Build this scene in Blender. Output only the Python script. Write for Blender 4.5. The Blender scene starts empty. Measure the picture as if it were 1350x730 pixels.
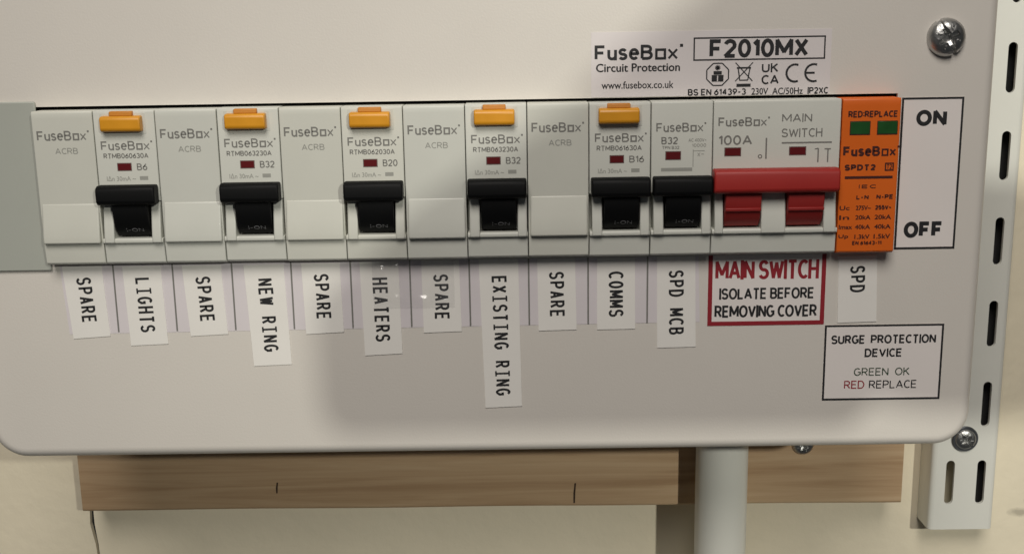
import bpy, bmesh, math, random
from mathutils import Matrix, Vector
random.seed(4)
SC = bpy.context.scene
COL = SC.collection
MM = 0.001                       # everything below is written in millimetres

# ------------------------------------------------------------------ camera
F_PX, CX, CY, CZ, RX, RY, RZ = 1500.0, 139.72, -333.75, 20.10, 0.21242, -0.01634, 0.0070

def rot_world_to_view():
    c, s = math.cos(RZ), math.sin(RZ); A = Matrix(((c, s, 0), (-s, c, 0), (0, 0, 1)))
    c, s = math.cos(RX), math.sin(RX); B = Matrix(((1, 0, 0), (0, c, -s), (0, s, c)))
    c, s = math.cos(RY), math.sin(RY); D = Matrix(((c, 0, s), (0, 1, 0), (-s, 0, c)))
    return D @ B @ A
V = rot_world_to_view()
right, fwd, up = Vector(V[0]), Vector(V[1]), Vector(V[2])
cam_data = bpy.data.cameras.new('camera')
cam_data.sensor_width = 36.0
cam_data.lens = F_PX / 1350.0 * 36.0
cam_data.clip_start = 0.01
cam_data.clip_end = 50.0
cam = bpy.data.objects.new('camera', cam_data); COL.objects.link(cam)
mw = Matrix(((right.x, up.x, -fwd.x, CX * MM), (right.y, up.y, -fwd.y, CY * MM),
             (right.z, up.z, -fwd.z, CZ * MM), (0, 0, 0, 1)))
cam.matrix_world = mw
cam_data.dof.use_dof = False
SC.camera = cam

# ------------------------------------------------------------------ world, lamps, exposure
w = bpy.data.worlds.new("World"); SC.world = w; w.use_nodes = True
w.node_tree.nodes['Background'].inputs[0].default_value = (0.93, 0.96, 1.0, 1)
w.node_tree.nodes['Background'].inputs[1].default_value = 0.035
SC.view_settings.view_transform = 'Standard'
SC.view_settings.look = 'None'
SC.view_settings.exposure = 0.0
SC.view_settings.gamma = 1.0

def lamp(name, kind, loc, target, energy, color, size=0.05, spot=None, blend=0.5):
    l = bpy.data.lights.new(name, kind); l.energy = energy; l.color = color
    if kind == 'AREA':
        l.shape = 'DISK'; l.size = size
    else:
        l.shadow_soft_size = size
    if kind == 'SPOT':
        l.spot_size = spot; l.spot_blend = blend
    o = bpy.data.objects.new(name, l); COL.objects.link(o)
    o.location = Vector(loc) * MM
    d = (Vector(target) - Vector(loc)).normalized()
    o.rotation_euler = d.to_track_quat('-Z', 'Y').to_euler()
    return o
# small bare lamp to the upper right behind the camera: crisp shadows of case, conduit and upright to the left and down
LB = Vector((602, -1100, 334))
lamp('room_lamp', 'SPOT', LB, (290, 0, -110), 24, (1.0, 0.985, 0.885), 0.0135, math.radians(38), 1.0)
# broad soft light from the ceiling
lamp('ceiling_light', 'AREA', (60, -1050, 1000), (110, 0, -20), 15.5, (1.0, 0.945, 0.875), 0.8)

# ------------------------------------------------------------------ materials
def mat(name, color, rough=0.5, metal=0.0, spec=0.5, bump=None, mottle=None, coat=0.0, wood=False, spots=None):
    m = bpy.data.materials.new(name); m.use_nodes = True
    nt = m.node_tree; N = nt.nodes; L = nt.links
    b = N['Principled BSDF']
    b.inputs['Base Color'].default_value = (*color, 1)
    b.inputs['Roughness'].default_value = rough
    b.inputs['Metallic'].default_value = metal
    b.inputs['Specular IOR Level'].default_value = spec
    b.inputs['Coat Weight'].default_value = coat
    tc = N.new('ShaderNodeTexCoord')
    out = None
    if mottle:
        sc, amt = mottle
        nz = N.new('ShaderNodeTexNoise'); nz.inputs['Scale'].default_value = sc; nz.inputs['Detail'].default_value = 6
        L.new(tc.outputs['Object'], nz.inputs['Vector'])
        mr = N.new('ShaderNodeMapRange'); mr.inputs['From Min'].default_value = .3; mr.inputs['From Max'].default_value = .7
        mr.inputs['To Min'].default_value = 1 - amt; mr.inputs['To Max'].default_value = 1 + amt
        L.new(nz.outputs['Fac'], mr.inputs['Value'])
        mx = N.new('ShaderNodeVectorMath'); mx.operation = 'SCALE'; mx.inputs[0].default_value = color
        L.new(mr.outputs['Result'], mx.inputs['Scale']); out = mx.outputs['Vector']
        L.new(out, b.inputs['Base Color'])
        mr2 = N.new('ShaderNodeMapRange'); mr2.inputs['To Min'].default_value = rough - .06; mr2.inputs['To Max'].default_value = rough + .08
        L.new(nz.outputs['Fac'], mr2.inputs['Value']); L.new(mr2.outputs['Result'], b.inputs['Roughness'])
    if spots and out is not None:
        for (px, py, pz, rx, rz, dark) in spots:      # dents and scuffs with a place of their own
            mp = N.new('ShaderNodeVectorMath'); mp.operation = 'SUBTRACT'; mp.inputs[1].default_value = (px * MM, py * MM, pz * MM)
            n2 = N.new('ShaderNodeTexNoise'); n2.inputs['Scale'].default_value = 260
            L.new(tc.outputs['Object'], n2.inputs['Vector'])
            L.new(tc.outputs['Object'], mp.inputs[0])
            dv = N.new('ShaderNodeVectorMath'); dv.operation = 'DIVIDE'; dv.inputs[1].default_value = (rx * MM, 1, rz * MM)
            L.new(mp.outputs[0], dv.inputs[0])
            ln = N.new('ShaderNodeVectorMath'); ln.operation = 'LENGTH'; L.new(dv.outputs[0], ln.inputs[0])
            ad = N.new('ShaderNodeMath'); ad.operation = 'ADD'; L.new(ln.outputs['Value'], ad.inputs[0]); L.new(n2.outputs['Fac'], ad.inputs[1])
            r = N.new('ShaderNodeMapRange'); r.inputs['From Min'].default_value = .9; r.inputs['From Max'].default_value = 1.6
            r.inputs['To Min'].default_value = dark; r.inputs['To Max'].default_value = 1.0
            L.new(ad.outputs[0], r.inputs['Value'])
            sm = N.new('ShaderNodeVectorMath'); sm.operation = 'SCALE'; L.new(out, sm.inputs[0]); L.new(r.outputs['Result'], sm.inputs['Scale'])
            out = sm.outputs['Vector']
        L.new(out, b.inputs['Base Color'])
    if wood:
        mp = N.new('ShaderNodeMapping'); mp.inputs['Scale'].default_value = (4.5, 30, 95)
        mp.inputs['Rotation'].default_value = (0, math.radians(2.5), 0)
        L.new(tc.outputs['Object'], mp.inputs['Vector'])
        n1 = N.new('ShaderNodeTexNoise'); n1.inputs['Scale'].default_value = 1.6; n1.inputs['Detail'].default_value = 7; n1.inputs['Distortion'].default_value = 1.4
        L.new(mp.outputs[0], n1.inputs['Vector'])
        mp2 = N.new('ShaderNodeMapping'); mp2.inputs['Scale'].default_value = (25, 200, 900)
        L.new(tc.outputs['Object'], mp2.inputs['Vector'])
        n2 = N.new('ShaderNodeTexNoise'); n2.inputs['Scale'].default_value = 1.5; n2.inputs['Detail'].default_value = 4
        L.new(mp2.outputs[0], n2.inputs['Vector'])
        ad = N.new('ShaderNodeMath'); ad.operation = 'MULTIPLY_ADD'; L.new(n2.outputs['Fac'], ad.inputs[0]); ad.inputs[1].default_value = .28
        L.new(n1.outputs['Fac'], ad.inputs[2])
        cr = N.new('ShaderNodeValToRGB'); L.new(ad.outputs[0], cr.inputs['Fac'])
        e = cr.color_ramp.elements
        e[0].position = .42; e[0].color = (0.44, 0.285, 0.16, 1)
        e[1].position = .88; e[1].color = (0.62, 0.45, 0.28, 1)
        k = e.new(.62); k.color = (0.54, 0.37, 0.22, 1)
        sp = N.new('ShaderNodeSeparateXYZ'); L.new(tc.outputs['Object'], sp.inputs[0])
        ax = N.new('ShaderNodeMath'); ax.operation = 'MULTIPLY_ADD'; L.new(n1.outputs['Fac'], ax.inputs[0]); ax.inputs[1].default_value = .10; L.new(sp.outputs['X'], ax.inputs[2])
        hr = N.new('ShaderNodeMapRange'); hr.inputs['From Min'].default_value = .02; hr.inputs['From Max'].default_value = .27     # darker heartwood towards one end
        hr.inputs['To Min'].default_value = .84; hr.inputs['To Max'].default_value = 1.0; L.new(ax.outputs[0], hr.inputs['Value'])
        hm = N.new('ShaderNodeVectorMath'); hm.operation = 'SCALE'; L.new(cr.outputs['Color'], hm.inputs[0]); L.new(hr.outputs['Result'], hm.inputs['Scale'])
        L.new(hm.outputs[0], b.inputs['Base Color'])
        bp = N.new('ShaderNodeBump'); bp.inputs['Strength'].default_value = .25; bp.inputs['Distance'].default_value = .0004
        L.new(ad.outputs[0], bp.inputs['Height']); L.new(bp.outputs[0], b.inputs['Normal'])
    if bump:
        sc, st, dist = bump
        nz = N.new('ShaderNodeTexNoise'); nz.inputs['Scale'].default_value = sc; nz.inputs['Detail'].default_value = 4
        L.new(tc.outputs['Object'], nz.inputs['Vector'])
        bp = N.new('ShaderNodeBump'); bp.inputs['Strength'].default_value = st; bp.inputs['Distance'].default_value = dist
        L.new(nz.outputs['Fac'], bp.inputs['Height']); L.new(bp.outputs[0], b.inputs['Normal'])
    return m

M = {}
M['cover'] = mat('white_powder_coat', (0.72, 0.68, 0.625), .40, bump=(1500, .20, .0002), mottle=(30, .012))
M['plate'] = mat('grey_plate_plastic', (0.42, 0.435, 0.39), .5, bump=(1500, .15, .0001), mottle=(40, .015))
M['plastic'] = mat('module_plastic', (0.625, 0.63, 0.575), .40, bump=(1200, .12, .0001), mottle=(60, .02))
M['plastic_warm'] = mat('module_plastic_aged', (0.625, 0.625, 0.56), .43, bump=(1200, .12, .0001), mottle=(60, .02))
M['black'] = mat('black_toggle_plastic', (0.0040, 0.0042, 0.0045), .55, spec=.16, bump=(1500, .2, .0001))
M['red'] = mat('red_toggle_plastic', (0.36, 0.020, 0.016), .5, mottle=(80, .05))
M['red_deep'] = mat('deep_red_plastic', (0.28, 0.015, 0.013), .55, mottle=(80, .05))
M['yellow'] = mat('yellow_button_plastic', (0.72, 0.315, 0.018), .38, mottle=(200, .05))
M['yellow_dark'] = mat('amber_button_plastic', (0.58, 0.22, 0.02), .45, mottle=(200, .05))
M['flag'] = mat('red_flag', (0.115, 0.010, 0.012), .3)
M['bezel'] = mat('flag_bezel', (0.16, 0.12, 0.11), .5)
M['orange'] = mat('orange_plastic', (0.74, 0.14, 0.012), .42, bump=(1200, .1, .0001), mottle=(90, .03))
M['green'] = mat('green_flag', (0.018, 0.085, 0.022), .2, mottle=(300, .12))
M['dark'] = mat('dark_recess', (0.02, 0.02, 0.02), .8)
M['print'] = mat('black_print', (0.016, 0.016, 0.018), .6)
M['print_grey'] = mat('grey_print', (0.20, 0.195, 0.18), .6)
M['print_soft'] = mat('faded_grey_print', (0.33, 0.33, 0.30), .6)
M['print_orange'] = mat('dark_print_on_orange', (0.06, 0.010, 0.006), .6)
M['print_red'] = mat('red_print', (0.30, 0.020, 0.030), .5)
M['print_green'] = mat('dark_green_print', (0.045, 0.075, 0.045), .6)
M['print_toggle'] = mat('grey_toggle_print', (0.22, 0.22, 0.23), .6)
M['tape'] = mat('label_tape', (0.86, 0.835, 0.79), .38, mottle=(60, .015), bump=(120, .1, .0002))
M['sticker'] = mat('white_sticker', (0.84, 0.785, 0.755), .42, mottle=(60, .012))
M['lilac'] = mat('lilac_sticker', (0.745, 0.695, 0.69), .42, mottle=(50, .015))
M['lilac2'] = mat('lilac_strip', (0.73, 0.68, 0.70), .40, mottle=(60, .02))
M['steel'] = mat('zinc_steel', (0.50, 0.50, 0.49), .36, metal=1.0, bump=(900, .5, .0004))
M['steel_dark'] = mat('dark_washer_steel', (0.25, 0.26, 0.28), .38, metal=1.0, bump=(900, .3, .0003))
M['wood'] = mat('pine', (0.45, 0.30, 0.18), .6, wood=True, spec=.3)
M['pencil'] = mat('dark_saw_mark', (0.05, 0.03, 0.018), .9)
M['conduit'] = mat('white_conduit', (0.79, 0.785, 0.72), .35, mottle=(20, .01))
M['upright'] = mat('white_upright_paint', (0.75, 0.75, 0.69), .33, mottle=(30, .02), bump=(200, .1, .0003))
M['wall'] = mat('cream_wall_paint', (0.84, 0.76, 0.585), .62, mottle=(14, .035), bump=(110, .35, .0012),
                spots=[(346, 115, -93, 1.6, 5, .55), (349, 115, -181, 5, 2.2, .62), (352, 115, -176, 2, 2, .6)])
M['skin'] = mat('photographer_sleeve', (0.12, 0.12, 0.13), .8)  # surface of the unseen form added to cast the cover shadow
M['skin_tone'] = mat('photographer_skin', (0.45, 0.28, 0.20), .6)
f = bpy.data.materials.new('clear_film'); f.use_nodes = True
nt = f.node_tree; nt.nodes.clear()
o_ = nt.nodes.new('ShaderNodeOutputMaterial'); mx = nt.nodes.new('ShaderNodeMixShader')
tr = nt.nodes.new('ShaderNodeBsdfTransparent'); gl = nt.nodes.new('ShaderNodeBsdfGlossy'); gl.inputs['Roughness'].default_value = .16
tr.inputs[0].default_value = (1, 1, 1, 1)
df = nt.nodes.new('ShaderNodeBsdfDiffuse'); df.inputs[0].default_value = (.9, .88, .9, 1); m2 = nt.nodes.new('ShaderNodeMixShader')
mx.inputs[0].default_value = .07; m2.inputs[0].default_value = .05
nt.links.new(tr.outputs[0], m2.inputs[1]); nt.links.new(df.outputs[0], m2.inputs[2])
nt.links.new(m2.outputs[0], mx.inputs[1]); nt.links.new(gl.outputs[0], mx.inputs[2]); nt.links.new(mx.outputs[0], o_.inputs[0])
M['film'] = f

# ------------------------------------------------------------------ helpers
def empty(name, loc, label=None, cat=None, group=None):
    o = bpy.data.objects.new(name, None); COL.objects.link(o)
    o.location = Vector(loc) * MM; o.empty_display_size = .005
    if label: o['label'] = label
    if cat: o['category'] = cat
    if group: o['group'] = group
    return o

def obj(name, bm, material, parent=None, loc=(0, 0, 0), label=None, smooth=False, bevel=0, seg=2, weld=False):
    if weld: bmesh.ops.remove_doubles(bm, verts=bm.verts, dist=1e-4)
    bmesh.ops.recalc_face_normals(bm, faces=bm.faces)
    me = bpy.data.meshes.new(name)
    bmesh.ops.scale(bm, vec=(MM, MM, MM), verts=bm.verts)
    bm.to_mesh(me); bm.free()
    mats = material if isinstance(material, (list, tuple)) else [material]
    for m_ in mats: me.materials.append(M[m_])
    o = bpy.data.objects.new(name, me); COL.objects.link(o)
    o.location = Vector(loc) * MM
    if parent: o.parent = parent
    if label: o['label'] = label
    if bevel:
        md = o.modifiers.new('bevel', 'BEVEL'); md.width = bevel * MM; md.segments = seg; md.limit_method = 'ANGLE'; md.angle_limit = math.radians(35)
        md.harden_normals = False
    if smooth or bevel:
        for p in me.polygons: p.use_smooth = True
        try: me.set_sharp_from_angle(angle=math.radians(40))
        except Exception: pass
    return o

def box(bm, x0, x1, y0, y1, z0, z1):
    v = [bm.verts.new((x, y, z)) for x in (x0, x1) for y in (y0, y1) for z in (z0, z1)]
    for a in ((0, 1, 3, 2), (4, 6, 7, 5), (0, 4, 5, 1), (2, 3, 7, 6), (0, 2, 6, 4), (1, 5, 7, 3)):
        bm.faces.new([v[i] for i in a])

def prism(bm, prof, x0, x1):
    """profile of (y,z) points extruded along x"""
    a = [bm.verts.new((x0, y, z)) for y, z in prof]; b = [bm.verts.new((x1, y, z)) for y, z in prof]
    n = len(prof)
    for i in range(n): bm.faces.new((a[i], a[(i + 1) % n], b[(i + 1) % n], b[i]))
    bm.faces.new(a[::-1]); bm.faces.new(b)

def slab(bm, pts, y0, y1):
    """outline of (x,z) points given thickness in y"""
    a = [bm.verts.new((x, y0, z)) for x, z in pts]; b = [bm.verts.new((x, y1, z)) for x, z in pts]
    n = len(pts)
    for i in range(n): bm.faces.new((a[i], a[(i + 1) % n], b[(i + 1) % n], b[i]))
    bm.faces.new(a[::-1]); bm.faces.new(b)

def NB(): return bmesh.new()
def bx(name, dims, material, parent, **k):
    bm = NB(); box(bm, *dims); return obj(name, bm, material, parent, **k)

def rrect(x0, x1, z0, z1, r, n=8):
    pts = []
    for cx, cz, a0 in ((x1 - r, z1 - r, 0), (x0 + r, z1 - r, 90), (x0 + r, z0 + r, 180), (x1 - r, z0 + r, 270)):
        for i in range(n + 1):
            a = math.radians(a0 + 90 * i / n); pts.append((cx + r * math.cos(a), cz + r * math.sin(a)))
    return pts

def plate_with_holes(bm, outer, holes, y0, y1):
    """flat plate with real cut-outs, thickness y0..y1"""
    for y in (y0, y1):
        edges = []
        for loop in [outer] + holes:
            vs = [bm.verts.new((x, y, z)) for x, z in loop]
            for i in range(len(vs)): edges.append(bm.edges.new((vs[i], vs[(i + 1) % len(vs)])))
        bmesh.ops.triangle_fill(bm, use_beauty=True, use_dissolve=False, edges=edges)
    for loop in [outer] + holes:
        n = len(loop)
        for i in range(n):
            (xa, za), (xb, zb) = loop[i], loop[(i + 1) % n]
            q = [bm.verts.new(c) for c in ((xa, y0, za), (xb, y0, zb), (xb, y1, zb), (xa, y1, za))]
            bm.faces.new(q)
    bmesh.ops.remove_doubles(bm, verts=bm.verts, dist=1e-3)

# --- lettering: glyph outlines turned into flat mesh print, fitted to a box in mm
def P_(cx, cy, rx, ry, a0, a1, n=12):
    return [(cx + rx * math.cos(math.radians(a0 + (a1 - a0) * i / n)), cy + ry * math.sin(math.radians(a0 + (a1 - a0) * i / n))) for i in range(n + 1)]
STROKES = {
 'A': [[(0, 0), (.36, 1), (.72, 0)], [(.13, .31), (.59, .31)]],
 'B': [[(0, 0), (0, 1), (.3, 1)] + P_(.32, .765, .24, .235, 90, -90, 8) + [(.02, .53)], [(.3, .53)] + P_(.34, .265, .27, .265, 90, -90, 8) + [(0, 0)]],
 'C': [P_(.36, .5, .36, .5, 48, 312, 20)],
 'D': [[(.3, 0), (0, 0), (0, 1), (.28, 1)] + P_(.28, .5, .38, .5, 90, -90, 14)],
 'E': [[(.56, 1), (0, 1), (0, 0), (.56, 0)], [(0, .52), (.5, .52)]],
 'F': [[(.55, 1), (0, 1), (0, 0)], [(0, .5), (.48, .5)]],
 'G': [P_(.36, .5, .36, .5, 48, 322, 20) + [(.7, .2), (.7, .46), (.42, .46)]],
 'H': [[(0, 0), (0, 1)], [(.62, 0), (.62, 1)], [(0, .52), (.62, .52)]],
 'I': [[(0, 0), (0, 1)]],
 'K': [[(0, 0), (0, 1)], [(.58, 1), (0, .42)], [(.2, .6), (.62, 0)]],
 'L': [[(0, 1), (0, 0), (.52, 0)]],
 'M': [[(0, 0), (0, 1), (.42, .22), (.84, 1), (.84, 0)]],
 'N': [[(0, 0), (0, 1), (.64, 0), (.64, 1)]],
 'O': [P_(.38, .5, .38, .5, 90, 450, 28)],
 'P': [[(0, 0), (0, 1), (.3, 1)] + P_(.32, .73, .27, .27, 90, -90, 8) + [(0, .46)]],
 'R': [[(0, 0), (0, 1), (.3, 1)] + P_(.32, .74, .26, .26, 90, -90, 8) + [(0, .48)], [(.3, .48), (.62, 0)]],
 'S': [P_(.31, .745, .28, .255, 22, 262, 12) + P_(.31, .25, .31, .25, 82, -158, 12)],
 'T': [[(0, 1), (.64, 1)], [(.32, 1), (.32, 0)]],
 'U': [[(0, 1), (0, .32)] + P_(.31, .31, .31, .31, 180, 360, 12) + [(.62, 1)]],
 'V': [[(0, 1), (.34, 0), (.68, 1)]],
 'W': [[(0, 1), (.24, 0), (.48, .9), (.72, 0), (.96, 1)]],
 'X': [[(0, 0), (.62, 1)], [(0, 1), (.62, 0)]],
 '0': [P_(.28, .5, .28, .5, 90, 450, 24)],
 '1': [[(0, .76), (.22, 1), (.22, 0)]],
 '2': [P_(.27, .72, .27, .28, 165, -28, 12) + [(0, 0), (.56, 0)]],
 '3': [P_(.27, .75, .25, .25, 150, -85, 10) , P_(.27, .26, .28, .26, 85, -150, 10)],
 '4': [[(.42, 0), (.42, 1), (0, .28), (.58, .28)]],
 '5': [[(.5, 1), (.07, 1), (.02, .5)] + P_(.27, .31, .28, .31, 120, -150, 12)],
 '6': [[(.46, 1), (.07, .48)] + P_(.28, .3, .27, .3, 150, 510, 18)],
 '9': [[(.1, 0), (.49, .52)] + P_(.28, .7, .27, .3, -30, 330, 18)],
 'u': [[(0, .74), (0, .24)] + P_(.22, .23, .22, .23, 180, 360, 10) + [(.44, .74)], [(.44, .3), (.44, 0)]],
 's': [P_(.2, .555, .19, .185, 22, 262, 10) + P_(.2, .185, .21, .185, 82, -158, 10)],
 'e': [[(.03, .4), (.47, .4)] + P_(.245, .37, .245, .37, 8, 318, 18)],
 'x': [[(0, 0), (.46, .74)], [(0, .74), (.46, 0)]],
 '-': [[(0, .42), (.34, .42)]], '/': [[(0, 0), (.4, 1)]], ':': [[(0, .15), (0, .3)], [(0, .7), (0, .85)]], '~': [[(0, .4), (.15, .52), (.35, .4), (.5, .52)]], '.': [[(0, 0), (0, .12)]],
}
def ribbon(bm, pts, w_, y):
    q = [pts[0]]
    for p in pts[1:]:
        if math.hypot(p[0] - q[-1][0], p[1] - q[-1][1]) > w_ * .04: q.append(p)
    pts = q
    if len(pts) < 2: return
    closed = math.hypot(pts[0][0] - pts[-1][0], pts[0][1] - pts[-1][1]) < w_ * .1
    if not closed or len(pts) < 12:                # sharp corners: break the stroke there and let the two arms overlap
        for i in range(1, len(pts) - 1):
            a0 = math.atan2(pts[i][1] - pts[i - 1][1], pts[i][0] - pts[i - 1][0]); a1 = math.atan2(pts[i + 1][1] - pts[i][1], pts[i + 1][0] - pts[i][0])
            if abs((a1 - a0 + math.pi) % (2 * math.pi) - math.pi) > math.radians(112):
                ext = w_ * .18
                def out(p, q):
                    l = math.hypot(p[0] - q[0], p[1] - q[1]); return (p[0] + (p[0] - q[0]) / l * ext, p[1] + (p[1] - q[1]) / l * ext)
                ribbon(bm, pts[:i] + [out(pts[i], pts[i - 1])], w_, y); ribbon(bm, [out(pts[i], pts[i + 1])] + pts[i + 1:], w_, y - .0007)
                return
    L_, R__ = [], []; n = len(pts)
    def nd(a, b):
        l = math.hypot(b[0] - a[0], b[1] - a[1]); return ((b[0] - a[0]) / l, (b[1] - a[1]) / l)
    for i in range(n):
        if closed: d0 = nd(pts[i - 1] if i > 0 else pts[-2], pts[i]); d1 = nd(pts[i], pts[i + 1] if i < n - 1 else pts[1])
        else: d0 = nd(pts[i - 1], pts[i]) if i > 0 else None; d1 = nd(pts[i], pts[i + 1]) if i < n - 1 else None
        d0 = d0 or d1; d1 = d1 or d0
        mx_, my_ = -(d0[1] + d1[1]), d0[0] + d1[0]; ml = math.hypot(mx_, my_)
        if ml < .3: mx_, my_ = -d0[1], d0[0]; k = 1.0
        else:
            mx_, my_ = mx_ / ml, my_ / ml; k = min(1.9, 1 / max(.25, mx_ * -d0[1] + my_ * d0[0]))
        L_.append(bm.verts.new((pts[i][0] + mx_ * w_ / 2 * k, y, pts[i][1] + my_ * w_ / 2 * k)))
        R__.append(bm.verts.new((pts[i][0] - mx_ * w_ / 2 * k, y, pts[i][1] - my_ * w_ / 2 * k)))
    for i in range(n - 1): bm.faces.new((L_[i], R__[i], R__[i + 1], L_[i + 1]))
def stroke_text(bm, text, x0, x1, z0, z1, y, wt, rot=None):
    adv = 0; runs = []
    gap = .09 + wt
    for ch in text:
        if ch == ' ': adv += .34; continue
        g = STROKES[ch]; xa = min(p[0] for s_ in g for p in s_); wd = max(p[0] for s_ in g for p in s_) - xa
        runs.append((adv - xa, g)); adv += wd + gap
    adv -= gap
    allz = [p[1] for _, g in runs for s_ in g for p in s_]
    zt = 1.0 if max(allz) > .9 else .74
    h = z1 - z0; w_ = h * wt; zi0, zi1 = z0 + w_ / 2, z1 - w_ / 2; xi0, xi1 = x0 + w_ / 2, x1 - w_ / 2
    sx_ = (xi1 - xi0) / adv if adv > 0 else 1
    dy = 0
    for off, g in runs:
        for s_ in g:
            pts = [((xi0 if adv > 0 else (x0 + x1) / 2) + (p[0] + off) * sx_, zi0 + p[1] / zt * (zi1 - zi0)) for p in s_]
            if len(s_) == 2 and s_[0][0] == s_[1][0]:      # plain uprights run the full height
                e = w_ / 2
                pts = [(pts[0][0], pts[0][1] + (e if s_[0][1] > s_[1][1] else -e) * (1 if s_[0][1] in (0, 1) else 0)), (pts[1][0], pts[1][1] + (e if s_[1][1] > s_[0][1] else -e) * (1 if s_[1][1] in (0, 1) else 0))]
            if rot: pts = [rot(*p) for p in pts]
            ribbon(bm, pts, w_, y - dy * .0015); dy = (dy + 1) % 3
_cache = {}
def glyphs(text, bold=0.0):
    key = (text, bold)
    if key in _cache: return _cache[key]
    c = bpy.data.curves.new('t', 'FONT'); c.body = text; c.size = 1.0; c.offset = bold; c.resolution_u = 3
    c.fill_mode = 'FRONT'
    o = bpy.data.objects.new('t', c); COL.objects.link(o)
    dg = bpy.context.evaluated_depsgraph_get(); dg.update()
    me = bpy.data.meshes.new_from_object(o.evaluated_get(dg))
    vs = [(v.co.x, v.co.y) for v in me.vertices]; fs = [tuple(p.vertices) for p in me.polygons]
    bpy.data.objects.remove(o); bpy.data.curves.remove(c); bpy.data.meshes.remove(me)
    x0 = min(v[0] for v in vs); x1 = max(v[0] for v in vs); y0 = min(v[1] for v in vs); y1 = max(v[1] for v in vs)
    _cache[key] = (vs, fs, x0, x1, y0, y1)
    return _cache[key]

def put(bm, text, x0, x1, z0, z1, y, bold=0.0, rot=None, shear=0.0):
    """text fitted into x0..x1, z0..z1 at depth y; rot = function applied to the (x,z) pair"""
    if all(ch == ' ' or ch in STROKES for ch in text):
        stroke_text(bm, text, x0, x1, z0, z1, y, .125 + bold * 3.2, rot); return
    if bold > .005:              # heavier print: the same glyphs struck again a hair to each side
        e = bold * 1.1 * (z1 - z0)
        for dx_, dz_, dy_ in ((-e, 0, 0), (e, 0, .0015), (0, e * .8, .003), (0, -e * .8, .0045)):
            put(bm, text, x0 + dx_ + e * .7, x1 + dx_ - e * .7, z0 + dz_ + e * .5, z1 + dz_ - e * .5, y - dy_, 0.0, rot)
        return
    vs, fs, a0, a1, b0, b1 = glyphs(text, 0.0)
    out = []
    for (vx, vy) in vs:
        t = (vx - a0) / (a1 - a0); u = (vy - b0) / (b1 - b0)
        X = x0 + t * (x1 - x0); Z = z0 + u * (z1 - z0)
        if rot: X, Z = rot(X, Z)
        out.append(bm.verts.new((X, y, Z)))
    for f_ in fs:
        try: bm.faces.new([out[i] for i in f_])
        except ValueError: pass

def rect(bm, x0, x1, z0, z1, y, rot=None):
    c = [(x0, z0), (x1, z0), (x1, z1), (x0, z1)]
    if rot: c = [rot(*p) for p in c]
    bm.faces.new([bm.verts.new((x, y, z)) for x, z in c])

def line(bm, xa, za, xb, zb, wd, y):
    dx, dz = xb - xa, zb - za; l = math.hypot(dx, dz); nx, nz = -dz / l * wd / 2, dx / l * wd / 2
    bm.faces.new([bm.verts.new((x, y, z)) for x, z in ((xa + nx, za + nz), (xa - nx, za - nz), (xb - nx, zb - nz), (xb + nx, zb + nz))])

def frame(bm, x0, x1, z0, z1, t, y):
    rect(bm, x0, x1, z1 - t, z1, y); rect(bm, x0, x1, z0, z0 + t, y)
    rect(bm, x0, x0 + t, z0 + t, z1 - t, y); rect(bm, x1 - t, x1, z0 + t, z1 - t, y)

def arc(bm, cx, cz, r, wd, a0, a1, y, n=14, sx=1.0):
    pts = [(cx + sx * r * math.cos(math.radians(a0 + (a1 - a0) * i / n)), cz + r * math.sin(math.radians(a0 + (a1 - a0) * i / n))) for i in range(n + 1)]
    for p, q in zip(pts, pts[1:]): line(bm, p[0], p[1], q[0], q[1], wd, y)

def pobj(name, bm, material, parent, loc=(0, 0, 0), label=None):
    """flat print: keep every face looking at the viewer"""
    for fc in bm.faces:
        fc.normal_update()
        if fc.normal.y > 0: fc.normal_flip()
    me = bpy.data.meshes.new(name); bmesh.ops.scale(bm, vec=(MM, MM, MM), verts=bm.verts); bm.to_mesh(me); bm.free()
    me.materials.append(M[material]); o = bpy.data.objects.new(name, me); COL.objects.link(o)
    o.location = Vector(loc) * MM; o.parent = parent
    if label: o['label'] = label
    return o

def brand(bm, x0, x1, z0, z1, y, b=0.012, logo_o=True):
    """the maker's word mark as printed: a plain word with a square o and a small raised mark"""
    W = x1 - x0
    put(bm, 'FuseB', x0, x0 + W * .66, z0, z1, y, b)
    h = (z1 - z0)
    xs = x0 + W * .685; s = W * .125
    t = h * .17
    frame(bm, xs, xs + s, z0, z0 + h * .74, t, y)
    put(bm, 'x', xs + s + W * .015, xs + s + W * .135, z0, z0 + h * .74, y, b)
    rect(bm, x1 - W * .035, x1, z1 - h * .18, z1 + h * .02, y)

# ------------------------------------------------------------------ wall (setting)
WALL = 115.0
def wall_sheet(name, pts, y0, y1):
    bm = NB(); slab(bm, pts, y0, y1); o = obj(name, bm, 'wall'); o['kind'] = 'structure'; return o
crackL = [(-43.2, -160), (-43.4, -170), (-43.6, -176.5), (-43.9, -181), (-43.1, -186), (-42.4, -190), (-42.0, -196), (-42.2, -215), (-41.4, -260), (-42.0, -420)]
crackR = [(-41.6, -160), (-41.8, -170), (-42.0, -176.5), (-42.0, -181), (-41.6, -186), (-41.2, -190), (-41.0, -196), (-41.0, -215), (-40.4, -260), (-41.0, -420)]
wall_sheet('wall', [(-700, 420), (-43.2, 420)] + crackL + [(-700, -420)], WALL, WALL + 2.4)
wall_sheet('wall', [(900, 420), (900, -420)] + crackR[::-1] + [(-41.6, 420)], WALL, WALL + 2.4)
bm = NB(); box(bm, -700, 900, WALL + 2.6, WALL + 4, -420, 420)
o = obj('wall_backing', bm, 'dark'); o['kind'] = 'structure'  # near-black sheet: darkness inside the crack put into its colour

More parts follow.
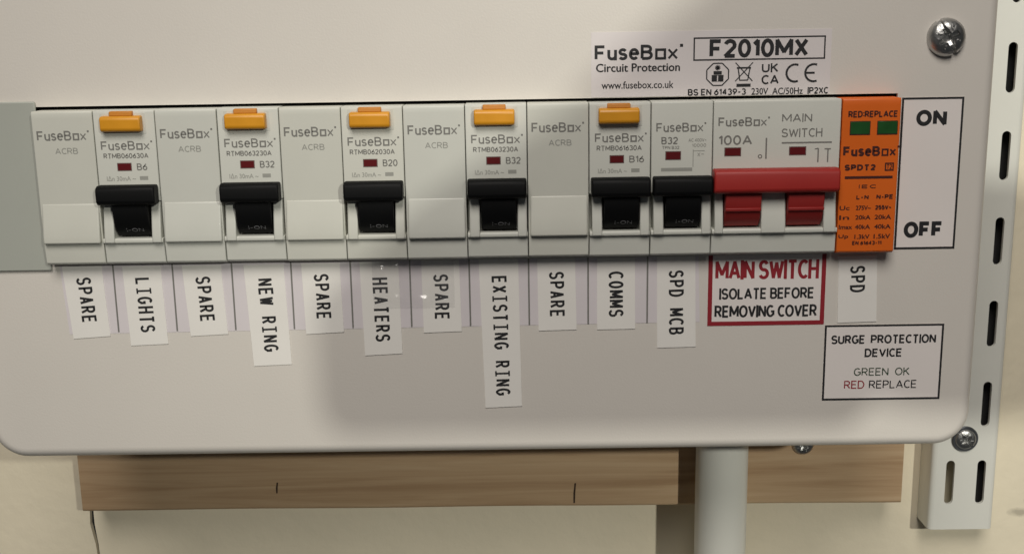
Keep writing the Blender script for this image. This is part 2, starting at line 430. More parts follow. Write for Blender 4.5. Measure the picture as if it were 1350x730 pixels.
# ------------------------------------------------------------------ wooden batten
batten = empty('wooden_batten', (0, 96, -167), 'long pale pine batten on the cream wall, showing below the white metal case', 'batten')
bm = NB()
nseg = 40
xs = [-38.6 + (292.0 + 38.6) * i / nseg for i in range(nseg + 1)]
rings = []
for x in xs:
    dz = -1.0 * (x + 38.6) / 330 + .25 * math.sin(x * .06) * .5
    prof = [(0.0, 77), (0.0, 1.0 + dz), (.35, .35 + dz), (1.0, dz), (18.9, dz), (18.9, 77)]
    rings.append([bm.verts.new((x, y, z)) for y, z in prof])
for a, b in zip(rings, rings[1:]):
    for i in range(6): bm.faces.new((a[i], a[(i + 1) % 6], b[(i + 1) % 6], b[i]))
bm.faces.new(rings[0]); bm.faces.new(rings[-1][::-1])
obj('timber', bm, 'wood', batten)
for (x, z0, z1, wd) in ((40.6, 6.8, 11.4, .75), (160.4, .9, 9.4, .8)):
    bm = NB(); slab(bm, [(x - wd / 2, z0), (x + wd * .3, z0), (x + wd / 2, z0 + (z1 - z0) * .5), (x + wd * .9, z1), (x + wd * .1, z1), (x - wd / 2, z0 + (z1 - z0) * .5)], -.08, .0)
    obj('saw_mark', bm, 'pencil', batten)

# ------------------------------------------------------------------ screws
def screw_head(name, R, H, parent, loc, rot, material='steel', slots=True, rw=.17):
    bm = NB(); NR, NA = 26, 96
    cen = None; ringsv = []
    for i in range(NR + 1):
        r = R * i / NR; row = []
        for j in range(NA):
            a = 2 * math.pi * j / NA
            x, z = r * math.cos(a), r * math.sin(a)
            t = r / R
            h = H * (max(0, 1 - t ** 3.2)) ** .5
            u = abs(x) / R; v = abs(z) / R
            d = 0
            wv = rw
            if u < .55 and v < wv * (1.15 - u): d = H * .85 * (1 - u * 1.1)
            if v < .55 and u < wv * (1.15 - v): d = max(d, H * .85 * (1 - v * 1.1))
            if r < R * .2: d = H * .95
            if slots and v < .085: d = max(d, H * .42)
            # pozi ticks
            xx, zz = (x + z) * .707 / R, (x - z) * .707 / R
            if min(abs(xx), abs(zz)) < .03 and .2 < t < .6: d = max(d, H * .12)
            row.append(bm.verts.new((x, -(h - d), z)))
            if i == 0: break
        ringsv.append(row)
    c = ringsv[0][0]
    for j in range(NA): bm.faces.new((c, ringsv[1][j], ringsv[1][(j + 1) % NA]))
    for a, b in zip(ringsv[1:], ringsv[2:]):
        for j in range(NA): bm.faces.new((a[j], b[j], b[(j + 1) % NA], a[(j + 1) % NA]))
    o = obj(name, bm, material, parent, loc=loc, smooth=True)
    o.rotation_euler = (math.radians(2), math.radians(rot), 0)
    return o
def washer(name, R, T, parent, loc, material='steel_dark'):
    bm = NB(); n = 48
    prof = [(R * .3, 0), (R, 0), (R, -T * .6), (R * .93, -T), (R * .3, -T)]
    rr = []
    for j in range(n):
        a = 2 * math.pi * j / n
        rr.append([bm.verts.new((r * math.cos(a), y, r * math.sin(a))) for r, y in prof])
    for j in range(n):
        a, b = rr[j], rr[(j + 1) % n]
        for i in range(5): bm.faces.new((a[i], a[(i + 1) % 5], b[(i + 1) % 5], b[i]))
    return obj(name, bm, material, parent, loc=loc, smooth=True)

ws = empty('wood_screw', (251.5, 96, -142.2), 'small zinc screw in the pine batten right of the conduit, half behind the case', 'screw')
screw_head('screw_head', 4.4, 2.2, ws, (0, -.1, 0), 20, slots=False)

# ------------------------------------------------------------------ slotted upright on the wall
up_root = empty('shelf_upright', (319, 102, -182.5), 'white slotted steel upright fixed on the cream wall right of the case', 'shelf upright')
bm = NB()
def stadium(cx, cz, hw, hl, n=7):
    p = []
    for i in range(n + 1):
        a = math.pi * i / n; p.append((cx + hw * math.cos(a), cz + hl - hw + hw * math.sin(a)))
    for i in range(n + 1):
        a = math.pi + math.pi * i / n; p.append((cx + hw * math.cos(a), cz - hl + hw + hw * math.sin(a)))
    return p
holes = []
for k in range(-4, 8):
    zc = 20.5 + 33.15 * k
    for xc in (-5.6, 7.0): holes.append(stadium(xc, zc, 1.75, 9.4))
ZT = 182.5 + 110
outer = rrect(-11.2, 11.2, 0.0, ZT, .01, 1)
plate_with_holes(bm, outer, [h for h in holes if min(p[1] for p in h) > 1 and max(p[1] for p in h) < ZT - 1], 0, 1.3)
# rounded shoulders and the two returns to the wall
def shoulder(sx):
    pr = [(11.2, 0)] + [(11.2 + 2.0 * math.sin(math.radians(a)), 2.0 - 2.0 * math.cos(math.radians(a))) for a in (22.5, 45, 67.5, 90)] + [(13.2, 12.95)]
    inn = [(11.2, 1.3), (11.6, 1.45), (11.85, 2.0), (11.9, 12.95)]
    loop = [(sx * x, y) for x, y in pr + inn[::-1]]
    a = [bm.verts.new((x, y, 0)) for x, y in loop]; b = [bm.verts.new((x, y, ZT)) for x, y in loop]
    n = len(loop)
    for i in range(n):
        if i == n - 1: continue
        bm.faces.new((a[i], a[(i + 1) % n], b[(i + 1) % n], b[i]))
    bm.faces.new(a); bm.faces.new(b)
shoulder(1); shoulder(-1)
obj('channel', bm, 'upright', up_root, smooth=True)
bm = NB(); box(bm, 3.4, 11.4, 8.0, 8.8, 1, ZT - 1); obj('inner_web', bm, 'dark', up_root)  # added near-black strip: shade inside the right-hand slots put into its colour
us = empty('upright_screw', (318.2, 101.9, -143.2), 'zinc screw with dark washer in the slotted upright below the case corner', 'screw')
washer('washer', 5.3, 1.0, us, (0, 0, 0))
screw_head('screw_head', 4.2, 1.5, us, (0, -.95, 0), 48, rw=.15)

# ------------------------------------------------------------------ conduit
con = empty('conduit', (217, 83, -260), 'round white plastic conduit running straight down from the underside of the case', 'conduit')
bm = NB(); n = 64
for z in (-240, 154):
    pass
a = [bm.verts.new((10.0 * math.cos(2 * math.pi * i / n), 10.0 * math.sin(2 * math.pi * i / n), -60)) for i in range(n)]
b = [bm.verts.new((v.co.x, v.co.y, 152.6)) for v in a]
for i in range(n): bm.faces.new((a[i], a[(i + 1) % n], b[(i + 1) % n], b[i]))
obj('tube', bm, 'conduit', con, smooth=True)

# ------------------------------------------------------------------ consumer unit
unit = empty('consumer_unit', (127, 0, -107), 'white metal consumer unit case with rounded corners, printed stickers and a row of switches', 'fuse box')
UX, UZ = -127, 107         # part coordinates below are world mm; shift into the unit
def U(name, bm, m_, **k): return obj(name, bm, m_, unit, loc=(UX, 0, UZ), **k)
CX0, CX1, CZ0, CZ1, DEPTH = -25.5, 278.2, -107.6, 132.0, 95.5
bm = NB()
FR = 3.6; CR = 11.0
loops = []
for i in range(9):
    a = math.radians(90 * i / 8)
    ins = FR * (1 - math.sin(a)); y = FR * (1 - math.cos(a))
    loops.append([bm.verts.new((x, y, z)) for x, z in rrect(CX0 + ins, CX1 - ins, CZ0 + ins, CZ1 - ins, CR - ins, 10)])
loops.append([bm.verts.new((x, DEPTH, z)) for x, z in rrect(CX0, CX1, CZ0, CZ1, CR, 10)])
for la, lb in zip(loops, loops[1:]):
    n = len(la)
    for i in range(n): bm.faces.new((la[i], la[(i + 1) % n], lb[(i + 1) % n], lb[i]))
# front face with a real aperture
hole = [(-60 + 42, -45.5), (250.0, -45.5), (250.0, .75), (-60 + 42, .75)]
hv = [bm.verts.new((x, 0, z)) for x, z in hole]
ed = [bm.edges.get((loops[0][i], loops[0][(i + 1) % len(loops[0])])) for i in range(len(loops[0]))]
he = [bm.edges.new((hv[i], hv[(i + 1) % 4])) for i in range(4)]
bmesh.ops.triangle_fill(bm, use_beauty=True, edges=ed + he)
hb = [bm.verts.new((x, 1.3, z)) for x, z in hole]
for i in range(4): bm.faces.new((hv[i], hv[(i + 1) % 4], hb[(i + 1) % 4], hb[i]))
cover = U('cover', bm, 'cover')
me = cover.data
for p in me.polygons: p.use_smooth = abs(p.normal.y) < .999
me.set_sharp_from_angle(angle=math.radians(30))
bm = NB(); box(bm, CX0 + 2, CX1 - 2, DEPTH - 1.5, DEPTH, CZ0 + 2, CZ1 - 2); box(bm, CX0 + 2, CX1 - 2, 42, 44, CZ0 + 2, CZ1 - 2)
U('back_plate', bm, 'dark')
bm = NB(); slab(bm, rrect(-23, -.35, -47.7, 2.35, .5, 3), -1.0, -.02)
U('blanking_plate', bm, 'plate', bevel=.35, label='grey blanking plate left of the row of switches')

s = screw_head('cover_screw', 5.5, 3.4, unit, (UX + 262.8, -.05, UZ + 16.4), 62)
s['label'] = 'shiny zinc screw near the top right corner of the cover'

# printed legend strip under the modules
bm = NB(); slab(bm, [(1.8, -46.4), (193.2, -46.3), (193.9, -66.6), (2.8, -67.6)], -.09, -.01)
strip = U('legend_strip', bm, 'lilac2', label='lilac printed strip with thin divider lines')
for k in range(1, 11):
    bm = NB(); rect(bm, k * 17.8 - .25, k * 17.8 + .25, -67.2 + k * .05, -46.2, -.14)
    pobj('divider_line', bm, 'print_grey', strip)

# label tapes: corner points (tl, tr, br, bl), text, first letter offset
tapes = [('SPARE', (2.5, -46.6), (14.4, -46.5), (15.2, -68.3), (3.9, -69.0), 3.5),
         ('LIGHTS', (20.6, -46.9), (32.1, -46.8), (32.6, -71.0), (21.2, -71.4), 3.5),
         ('SPARE', (38.5, -46.8), (50.2, -46.8), (51.0, -68.2), (39.6, -68.7), 3.5),
         ('NEW RING', (57.0, -47.0), (69.0, -46.9), (69.8, -78.0), (58.2, -78.4), 4.2),
         ('SPARE', (74.3, -46.8), (85.8, -46.7), (86.2, -68.1), (74.7, -68.6), 3.3),
         ('HEATERS', (91.8, -46.6), (103.4, -46.6), (103.7, -75.1), (92.3, -75.6), 4.8),
         ('SPARE', (110.3, -46.4), (121.6, -46.4), (121.9, -68.4), (110.4, -68.7), 4.3),
         ('EXISTING RING', (127.5, -46.4), (139.3, -46.5), (139.8, -92.4), (128.6, -92.8), 5.0),
         ('SPARE', (145.0, -46.6), (156.3, -46.5), (156.7, -68.4), (145.2, -68.6), 3.9),
         ('COMMS', (162.9, -46.5), (174.2, -46.5), (174.4, -68.4), (162.9, -68.5), 4.1),
         ('SPD MCB', (180.8, -46.3), (192.2, -46.2), (192.8, -74.3), (181.1, -74.5), 4.3),
         ('SPD', (234.9, -47.0), (246.4, -46.8), (247.2, -67.2), (235.5, -67.5), 3.1)]
ords = ['first SPARE tape from the left', '', 'SPARE tape between LIGHTS and NEW RING', '', 'SPARE tape between NEW RING and HEATERS', '',
        'SPARE tape between HEATERS and EXISTING RING', '', 'SPARE tape between EXISTING RING and COMMS', '', '', '']
for ti, (txt, tl, tr_, br, bl, off) in enumerate(tapes):
    bm = NB(); slab(bm, [tl, tr_, br, bl], -.26, -.10 if ti < 11 else -.01)
    tp = U('label_tape', bm, 'tape', label=ords[ti] or 'white tape reading %s in vertical capitals' % txt)
    ux = ((tl[0] + tr_[0]) / 2, (tl[1] + tr_[1]) / 2); dx = ((bl[0] + br[0]) / 2 - ux[0], (bl[1] + br[1]) / 2 - ux[1])
    l = math.hypot(*dx); d = (dx[0] / l, dx[1] / l); nrm = (-d[1], d[0])       # d runs down the tape, nrm points right
    def R_(x, z, ux=ux, d=d, nrm=nrm): return (ux[0] + d[0] * x + nrm[0] * z, ux[1] + d[1] * x + nrm[1] * z)
    bm = NB(); pitch = 2.93; cap = 4.5; cw = 2.25; pos = off
    for ch in txt:
        if ch != ' ':
            if ch == 'I':
                c0 = pos + cw / 2
                rect(bm, c0 - .29, c0 + .29, -cap / 2, cap / 2, -.31, R_)
                rect(bm, c0 - .85, c0 + .85, -cap / 2, -cap / 2 + .5, -.312, R_); rect(bm, c0 - .85, c0 + .85, cap / 2 - .5, cap / 2, -.312, R_)
            else:
                g = 0.0 if ch not in 'MW' else .12
                put(bm, ch, pos - g, pos + cw + g, -cap / 2, cap / 2, -.31, .009, R_)
        pos += pitch
    pobj('lettering', bm, 'print', tp)

# wrinkled clear film over the HEATERS / SPARE tapes
bm = NB()
nx_, nz_ = 44, 26
grid = []
for i in range(nx_ + 1):
    row = []
    for j in range(nz_ + 1):
        x = 95.5 + 24.5 * i / nx_; z = -46.5 - 14.5 * j / nz_
        wv = .22 * math.exp(-((z + 50.0 - .22 * (x - 95)) / 1.3) ** 2) * (1 + .5 * math.sin(x * 1.3)) + .26 * math.exp(-((z + 58.2 + .10 * (x - 108)) / 1.1) ** 2) * (.5 + .5 * math.sin(x * .8 + 1))
        wv += .2 * math.exp(-((x - 116 + .5 * (z + 50)) / 1.2) ** 2) * math.exp(-((z + 50) / 4) ** 2)
        wv += .04 * math.sin(x * .9 + z) * math.sin(z * 1.1 - x * .4)
        fade = min(1, (x - 95.5) / 3, (120 - x) / 3) if 95.5 < x < 120 else 0
        row.append(bm.verts.new((x, -.36 - 3.2 * max(0, wv) * max(0, fade), z)))
    grid.append(row)
for i in range(nx_):
    for j in range(nz_): bm.faces.new((grid[i][j], grid[i + 1][j], grid[i + 1][j + 1], grid[i][j + 1]))
U('clear_film', bm, 'film', smooth=True, label='wrinkled clear film over the HEATERS tape')

# ON / OFF sticker
def sticker(name, x0, x1, z0, z1, m_, label, sk=0.0, y1=-.10):
    bm = NB(); slab(bm, [(x0, z0), (x1 + sk, z0), (x1, z1), (x0, z1)], y1, -.01)
    return U(name, bm, m_, label=label)
st = sticker('position_sticker', 251.3, 269.3, -45.2, -.5, 'sticker', 'white sticker reading ON and OFF with black border')
bm = NB(); frame(bm, 251.3, 269.3, -45.2, -.5, .62, -.14); pobj('border', bm, 'print', st)
bm = NB(); put(bm, 'ON', 255.7, 264.6, -8.8, -4.1, -.14, .04); pobj('on_lettering', bm, 'print', st)
bm = NB(); put(bm, 'OFF', 253.9, 265.6, -41.8, -36.9, -.14, .04); pobj('off_lettering', bm, 'print', st)
# surge sticker
st = sticker('surge_sticker', 231.8, 267.8, -92.0, -68.2, 'sticker', 'white sticker reading SURGE PROTECTION DEVICE GREEN OK RED REPLACE')
bm = NB(); frame(bm, 231.8, 267.8, -92.0, -68.2, .62, -.14); pobj('border', bm, 'print', st)
bm = NB()
put(bm, 'SURGE  PROTECTION', 233.9, 265.6, -74.2, -71.4, -.14, .022)
put(bm, 'DEVICE', 244.2, 255.6, -78.4, -75.7, -.14, .022)
put(bm, 'REPLACE', 246.0, 260.6, -88.4, -85.8, -.14, .004)
pobj('lettering', bm, 'print', st)
bm = NB(); put(bm, 'GREEN  OK', 241.2, 258.2, -84.3, -81.8, -.14, .004); pobj('green_lettering', bm, 'print_green', st)
bm = NB(); put(bm, 'RED', 238.4, 244.6, -88.4, -85.8, -.14, .004); pobj('red_lettering', bm, 'print_red', st)
# main switch sticker
st = sticker('warning_sticker', 196.2, 231.4, -67.9, -46.2, 'sticker', 'white sticker with red border reading MAIN SWITCH ISOLATE BEFORE REMOVING COVER')
bm = NB(); rect(bm, 196.2, 197.5, -66.6, -46.2, -.14); rect(bm, 230.1, 231.4, -66.6, -46.2, -.14); rect(bm, 196.2, 231.4, -67.9, -66.6, -.14)
pobj('border', bm, 'print_red', st)
bm = NB(); put(bm, 'MAIN SWITCH', 198.3, 229.3, -53.7, -47.8, -.14, .012); pobj('red_lettering', bm, 'print_red', st)
bm = NB(); put(bm, 'ISOLATE BEFORE', 199.6, 228.2, -59.8, -56.3, -.14, .016); put(bm, 'REMOVING COVER', 198.3, 229.2, -65.4, -61.6, -.14, .016); pobj('lettering', bm, 'print', st)
# brand sticker
st = sticker('brand_sticker', 161.2, 230.2, .95, 19.4, 'lilac', 'pale lilac sticker reading FuseBox Circuit Protection F2010MX')
bm = NB(); y = -.14
brand(bm, 162.2, 187.6, 11.4, 15.7, y, .022)
put(bm, 'Circuit Protection', 162.6, 186.8, 8.1, 10.5, y, .03)
put(bm, 'www.fusebox.co.uk', 164.2, 185.0, 3.3, 5.4, y, .016)
frame(bm, 190.6, 228.5, 10.9, 17.5, .42, y)
put(bm, 'F2010MX', 195.2, 223.6, 11.6, 16.9, y, .026)
put(bm, 'BS EN 61439-3', 189.2, 206.0, 1.0, 2.9, y, .022); put(bm, '230V  AC/50Hz', 207.6, 222.4, 1.0, 2.9, y, .022); put(bm, 'IP2XC', 223.8, 229.8, 1.0, 2.9, y, .022)
pobj('lettering', bm, 'print', st)
bm = NB()                                      # symbols: reader in octagon, crossed bin, UKCA, CE
for i in range(8):
    a0, a1 = math.radians(22.5 + 45 * i), math.radians(67.5 + 45 * i)
    line(bm, 197.7 + 3.4 * math.cos(a0), 6.95 + 3.4 * math.sin(a0), 197.7 + 3.4 * math.cos(a1), 6.95 + 3.4 * math.sin(a1), .35, y)
arc(bm, 197.7, 8.85, .45, .75, 0, 360, y, 10)
rect(bm, 196.5, 198.9, 6.9, 7.9, y); rect(bm, 196.0, 199.4, 4.9, 6.8, y - .003)
bmw = NB(); rect(bmw, 197.55, 197.85, 5.0, 6.6, y - .01); pobj('symbol_gap', bmw, 'lilac', st)
line(bm, 203.6, 8.6, 204.1, 5.2, .35, y); line(bm, 207.0, 8.6, 206.4, 5.2, .35, y); line(bm, 204.0, 5.2, 206.5, 5.2, .35, y - .002); line(bm, 203.2, 8.7, 207.3, 8.7, .5, y - .002)
line(bm, 202.8, 10.2, 207.8, 4.9, .3, y - .004); line(bm, 207.8, 10.2, 202.8, 4.9, .3, y - .005); rect(bm, 203.2, 207.3, 3.3, 4.2, y)
put(bm, 'UK', 210.4, 215.2, 7.3, 9.9, y, .018); put(bm, 'CA', 210.4, 215.4, 3.9, 6.6, y, .018)
arc(bm, 220.0, 7.0, 2.45, .62, 68, 292, y, 16); arc(bm, 225.4, 7.0, 2.45, .62, 68, 292, y, 16); line(bm, 223.0, 7.0, 225.7, 7.0, .6, y - .003)
pobj('symbols', bm, 'print', st)

# ------------------------------------------------------------------ modules
P = 17.8
HF = -5.45
def body_prof(h=HF, sl=.55):
    return [(38, -.15), (h + .5, -.15), (h + .15, -.35), (h, -.9), (h, -2.2), (h, -38.8), (h + sl, -44.5), (h + sl + .65, -45.05), (h + 2.4, -45.3), (38, -45.3)]
def nose_prof(top=-26.7, back=1.5):
    return [(HF + back, top), (HF - .05, top), (HF - .5, top - 2.5), (HF - 1.05, top - 6), (HF - 1.6, -36.4), (HF - 1.6, -37.6), (HF - 1.6, -38.5), (HF + min(back, 1.5), -38.7), (HF + back, -38.0)]
def stem_prof():
    return [(HF + 4, -25), (HF - 2.6, -25.0), (HF - 3.1, -28.0), (HF - 2.4, -31.5), (HF - 1.1, -34.6), (HF + .9, -36.6), (HF + 4, -36.8)]

def body_with_pocket(W, pockets):
    """module body whose front steps back behind the toggles; the cheeks stand in front of the step"""
    bm = NB()
    prism(bm, [(38, -.15), (HF + .5, -.15), (HF + .15, -.35), (HF, -.9), (HF, -26.4), (HF + 5, -26.5), (HF + 5, -37.2), (HF - .7, -37.2), (HF - 1.1, -37.5), (HF - 1.1, -38.4),
               (HF - .8, -38.7), (HF, -38.8), (HF + .55, -44.5), (HF + 1.2, -45.05), (HF + 2.4, -45.3), (38, -45.3)], .12, W - .12)
    return bm

def window(root, x0, x1, z0, z1, m_='flag', name='flag_window'):
    bm = NB(); slab(bm, [(x0 - .22, z0 - .22), (x1 + .22, z0 - .22), (x1 + .22, z1 + .22), (x0 - .22, z1 + .22)], HF - .07, HF + .3)
    f_ = obj(name, bm, 'bezel', root)
    bm = NB(); slab(bm, [(x0, z0), (x1, z0), (x1, z1), (x0, z1)], HF - .12, HF - .06); obj('flag', bm, m_, f_)

def blank(k, label, m_='plastic'):
    r = empty('blank_module', (k * P, random.uniform(-.22, .12), random.uniform(-.14, .1)), label, 'blank module', 'blank filler modules in the row of switches')
    bm = NB(); prism(bm, body_prof(), .12, P - .12); obj('body', bm, m_, r, bevel=.22)
    bm = NB(); prism(bm, nose_prof(), .65, P - .45); obj('nose', bm, m_, r, bevel=.5, seg=3)
    bm = NB(); brand(bm, 1.3, 16.4, -8.5, -5.7, HF - .04, .012); pobj('brand_lettering', bm, 'print_grey', r)
    bm = NB(); put(bm, 'ACRB', 6.2, 12.8, -12.4, -10.6, HF - .04, .008); pobj('small_lettering', bm, 'print_soft', r)
    return r

def toggle(r, x0, x1, sx0, sx1, m_='black', m2='black', z=-21.3, zb=-27.0, D=0.0):
    bm = NB(); prism(bm, [(HF - .3, z - .1), (HF - 3.4, z), (HF - 4.6 - D, z - .5), (HF - 5.0 - D, z - 1.6), (HF - 4.9 - D, zb + .9), (HF - 4.0 - D, zb), (HF - .3, zb)], x0, x1)
    t = obj('toggle', bm, m_, r, bevel=.55, seg=3)
    for (a, b) in zip(sx0, sx1):
        bm = NB(); prism(bm, stem_prof(), a, b)
        obj('toggle_stem', bm, m2, t, bevel=.3)
        if m_ == 'red':
            bm = NB(); prism(bm, [(HF - 1.3, -30.6), (HF - 3.0, -30.9), (HF - 2.9, -31.8), (HF - 1.0, -32.3)], a + .05, b - .05); obj('ridge', bm, m2, t, bevel=.2)
    return t

def cheek(r, x0, x1, m_='plastic'):
    bm = NB(); prism(bm, nose_prof(-26.6, 5.2), x0, x1); obj('cheek', bm, m_, r, bevel=.4, seg=3)

def breaker(k, rating, label, kind='rcbo', m_='plastic'):
    r = empty('circuit_breaker', (k * P, random.uniform(-.22, .12), random.uniform(-.14, .1)), label, 'circuit breaker', 'circuit breakers with black toggles')
    bm = body_with_pocket(P, [(3.75, 14.75)])
    obj('body', bm, m_, r, bevel=.22)
    cheek(r, .8, 3.75, m_); cheek(r, 14.75, P - .35, m_)
    t = toggle(r, .45, P - .35, [4.2], [14.4])
    bm = NB(); put(bm, 'I-ON', 7.4, 12.4, -35.2, -34.1, 0, .01)
    for v in bm.verts:           # print follows the lower slope of the stem
        zt = v.co.z; v.co.y = HF - 1.1 + (-34.6 - zt) * (2.0 / 2.0) - .12 if zt < -34.6 else HF - 1.1 - (zt + 34.6) * (1.3 / 3.1) - .12
    pobj('toggle_lettering', bm, 'print_toggle', t)
    y = HF - .04
    if kind == 'rcbo':
        bm = NB(); slab(bm, [(2.0, -6.9), (15.2, -6.9), (15.2, -.9), (2.0, -.9)], HF - .06, HF + .2); obj('button_surround', bm, m_, r, bevel=.1)
        bm = NB(); prism(bm, [(HF + .5, -1.6), (HF - 2.0, -1.7), (HF - 2.7, -2.4), (HF - 2.7, -5.4), (HF - 2.1, -6.1), (HF + .5, -6.2)], 2.7, 14.3)
        tb = obj('test_button', bm, 'yellow', r, bevel=.5, seg=3)
        bm = NB(); prism(bm, [(HF + .5, -.3), (HF - 1.3, -.4), (HF - 1.5, -1.7), (HF + .5, -1.7)], 5.2, 11.8); obj('button_tab', bm, 'yellow_dark', tb, bevel=.25)
        window(r, 6.15, 9.9, -17.3, -15.4)
        bm = NB(); brand(bm, 1.7, 16.6, -11.5, -8.9, y, .010); pobj('brand_lettering', bm, 'print_grey', r)
        bm = NB(); put(bm, rating, 11.6, 15.9 if len(rating) > 2 else 14.6, -17.4, -15.4, y, .012)
        put(bm, 'RTMB06%s30A' % rating[1:].zfill(2), 2.2, 15.2, -13.9, -12.4, y, .018); pobj('rating_lettering', bm, 'print_grey', r)
        bm = NB(); put(bm, 'I\u0394n 30mA ~', 2.6, 11.0, -20.4, -19.0, y, .012); rect(bm, 12.2, 14.6, -20.2, -19.1, y); pobj('small_lettering', bm, 'print_soft', r)
    else:
        window(r, 4.4, 8.5, -16.7, -14.6)
        bm = NB(); brand(bm, 1.5, 15.8, -8.9, -6.3, y, .010); pobj('brand_lettering', bm, 'print_grey', r)
        bm = NB(); put(bm, rating, 3.0, 7.8, -12.4, -10.3, y, .014); put(bm, 'TPN B32', 3.2, 8.2, -13.8, -12.9, y, .01); pobj('rating_lettering', bm, 'print_grey', r)
        bm = NB(); put(bm, 'AC 400V~', 10.8, 16.0, -11.8, -10.8, y, .014); put(bm, '10000', 11.8, 15.9, -13.3, -12.3, y, .014)
        line(bm, 12.2, -14.0, 12.2, -19.0, .2, y); line(bm, 12.2, -14.4, 15.5, -14.4, .2, y - .002); put(bm, 'x~', 13.4, 15.4, -16.0, -14.9, y, .006)
        rect(bm, 3.0, 12, -20.2, -19.2, y)
        pobj('small_lettering', bm, 'print_soft', r)
    return r

names = ['LIGHTS', 'NEW RING', 'HEATERS', 'EXISTING RING', 'COMMS']
bl = ['plain blank module at the left end of the row beside the grey blanking plate',
      'plain blank module between the LIGHTS breaker and the NEW RING breaker',
      'plain blank module between the NEW RING breaker and the HEATERS breaker',
      'plain blank module between the HEATERS breaker and the EXISTING RING breaker',
      'plain blank module between the EXISTING RING breaker and the COMMS breaker']
for i, rt in enumerate(['B6', 'B32', 'B20', 'B32', 'B16']):
    blank(2 * i, bl[i], 'plastic' if i % 2 else 'plastic_warm')
    breaker(2 * i + 1, rt, 'grey-white breaker with yellow test button and black toggle above the %s label' % names[i], m_='plastic_warm' if i == 2 else 'plastic')
breaker(10, 'B32', 'narrow breaker with black toggle and no yellow button above the SPD MCB label', 'mcb')

# main switch
r = empty('main_switch', (11 * P, 0, 0), 'double-width main switch with wide red toggle bar and 100A marking', 'main switch')
WM = 2 * P + 1.1
bm = body_with_pocket(WM, [(3.3, 14.3), (21.4, 32.4)]); obj('body', bm, 'plastic', r, bevel=.22)
cheek(r, .8, 3.3); cheek(r, 14.3, 21.4); cheek(r, 32.4, WM - .7)
toggle(r, -.1, WM - .9, [3.6, 21.7], [14.0, 32.1], 'red', 'red_deep', z=-19.4, zb=-26.4, D=.4)
window(r, 3.6, 8.0, -15.9, -13.8); window(r, 22.2, 26.7, -15.9, -13.8)
y = HF - .04
bm = NB(); brand(bm, 1.5, 16.2, -7.6, -5.0, y, .012); put(bm, '100A', 1.6, 11.3, -12.9, -10.1, y, .016)
line(bm, 15.4, -11.0, 15.4, -17.0, .45, y); pobj('rating_lettering', bm, 'print_grey', r)
bm = NB(); arc(bm, 13.7, -16.3, .5, .3, 0, 360, y, 12)
put(bm, 'MAIN', 19.7, 28.3, -6.6, -4.2, y, .006); put(bm, 'SWITCH', 19.7, 31.4, -10.9, -8.4, y, .006)
line(bm, 19.8, -12.5, 34.2, -12.5, .45, y)
line(bm, 30.4, -14.2, 30.4, -18.2, .4, y); line(bm, 33.2, -14.6, 33.2, -18.2, .4, y); line(bm, 32.2, -14.4, 34.0, -14.4, .4, y - .002); line(bm, 29.4, -14.4, 30.4, -14.2, .35, y - .003)
pobj('switch_lettering', bm, 'print_grey', r)

# surge protector
sx = 11 * P + WM
r = empty('surge_protector', (sx, 0, 0), 'orange surge protection module with two green indicator windows', 'surge protector')
WS = 249.3 - sx
bm = NB(); prism(bm, body_prof(HF - .3, .05), .15, WS); obj('body', bm, 'orange', r, bevel=.25)
HS = HF - .34
for a in (2.6, 10.4):
    bm = NB(); slab(bm, [(a - .2, -10.6), (a + 5.7, -10.6), (a + 5.7, -6.6), (a - .2, -6.6)], HS - .03, HF); w_ = obj('indicator_window', bm, 'print_orange', r)
    bm = NB(); slab(bm, [(a, -10.3), (a + 5.5, -10.3), (a + 5.5, -6.8), (a, -6.8)], HS - .1, HS - .02); obj('indicator', bm, 'green', w_, bevel=.05)
bm = NB(); y = HS - .01
put(bm, 'RED:REPLACE', 1.8, 16.0, -5.6, -3.7, y, .03)
brand(bm, .8, 16.9, -16.7, -13.8, y, .035)
put(bm, 'SPDT2', 1.4, 10.4, -20.8, -19.0, y, .05); frame(bm, 13.0, 15.6, -21.0, -18.6, .4, y); put(bm, 'T2', 13.5, 15.1, -20.5, -19.1, y, .01)
rect(bm, 1.6, 15.4, -23.2, -22.4, y); put(bm, 'IEC', 5.8, 10.8, -26.0, -24.9, y, .03)
put(bm, 'L-N', 5.2, 8.8, -29.2, -27.9, y, .045); put(bm, 'N-PE', 11.0, 15.9, -29.2, -27.8, y, .045)
rows = [('Uc', '275V~', '255V~', -31.4), ('In', '20kA', '20kA', -34.2), ('Imax', '40kA', '40kA', -37.0), ('Up', '1.3kV', '1.5kV', -39.9)]
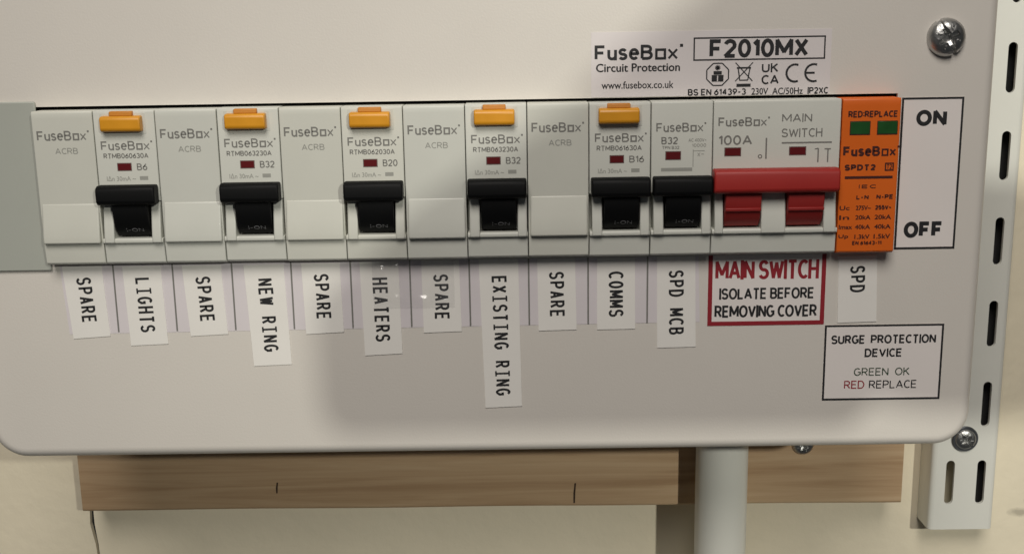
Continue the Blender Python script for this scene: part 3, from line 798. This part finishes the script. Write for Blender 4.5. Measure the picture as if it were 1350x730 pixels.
for (q, e1, e2, z) in rows:
    put(bm, q, .5, 3.4 if len(q) < 3 else 4.4, z - .9, z + .4, y, .045); put(bm, e1, 5.2, 9.6, z - .9, z + .4, y, .045); put(bm, e2, 10.8, 15.6, z - .9, z + .45, y, .045)
put(bm, 'EN 61643-11', 4.6, 13.2, -42.6, -41.4, y, .04)
pobj('lettering', bm, 'print_orange', r)

# ------------------------------------------------------------------ unseen arm-like form, added out of view to cast the cover's soft shadow
def shade_point(X, Z, r, t):
    S = Vector((X, 0, Z)); c = S.lerp(LB, t)
    return c, r * (1 - t)
nodes = [(112, -60, 28, .28), (165, -30, 30, .34), (230, 25, 30, .42), (300, 84, 32, .5),
         (162, -57, 37, .28), (235, -52, 41, .29), (305, -51, 43, .30), (205, -15, 38, .34), (262, 12, 46, .38), (300, 20, 50, .42), (365, -51, 43, .32), (400, -51, 40, .34)]
edges = [(0, 1), (1, 2), (2, 3), (0, 4), (4, 5), (5, 6), (4, 7), (7, 8), (8, 9), (6, 10), (10, 11)]
shadow_caster = empty('person', (420, -600, 60), 'photographer in a grey sweater with both arms raised, behind the lens', 'person')
me = bpy.data.meshes.new('sleeves')
pp = [shade_point(*n_) for n_ in nodes]
me.from_pydata([(p - Vector((420, -600, 60))) * MM for p, _ in pp], edges, [])
so = bpy.data.objects.new('sleeves', me); COL.objects.link(so); so.parent = shadow_caster; me.materials.append(M['skin'])
sk = so.modifiers.new('skin', 'SKIN')
for i, (p, r_) in enumerate(pp): me.skin_vertices[0].data[i].radius = (r_ * MM * 1.08, r_ * MM * 1.08)
me.skin_vertices[0].data[0].use_root = True
sb = so.modifiers.new('sub', 'SUBSURF'); sb.levels = 2; sb.render_levels = 2

# unseen slab added right of the lens to square the shadow's lower left corner
c0, _ = shade_point(82.0, -97.5, 0, .285); c1, _ = shade_point(250, -49, 0, .285)
wd, hg = c1.x - c0.x, c1.z - c0.z
shadow_slab = empty('voltage_tester', ((c0.x + c1.x) / 2, c0.y, (c0.z + c1.z) / 2), 'black voltage tester held level beside the lens by the photographer', 'tester')
bm = NB(); slab(bm, rrect(-wd / 2, wd / 2, -hg / 2, hg / 2, 8, 8), -9, 9)
obj('tester_body', bm, 'black', shadow_slab, bevel=2)
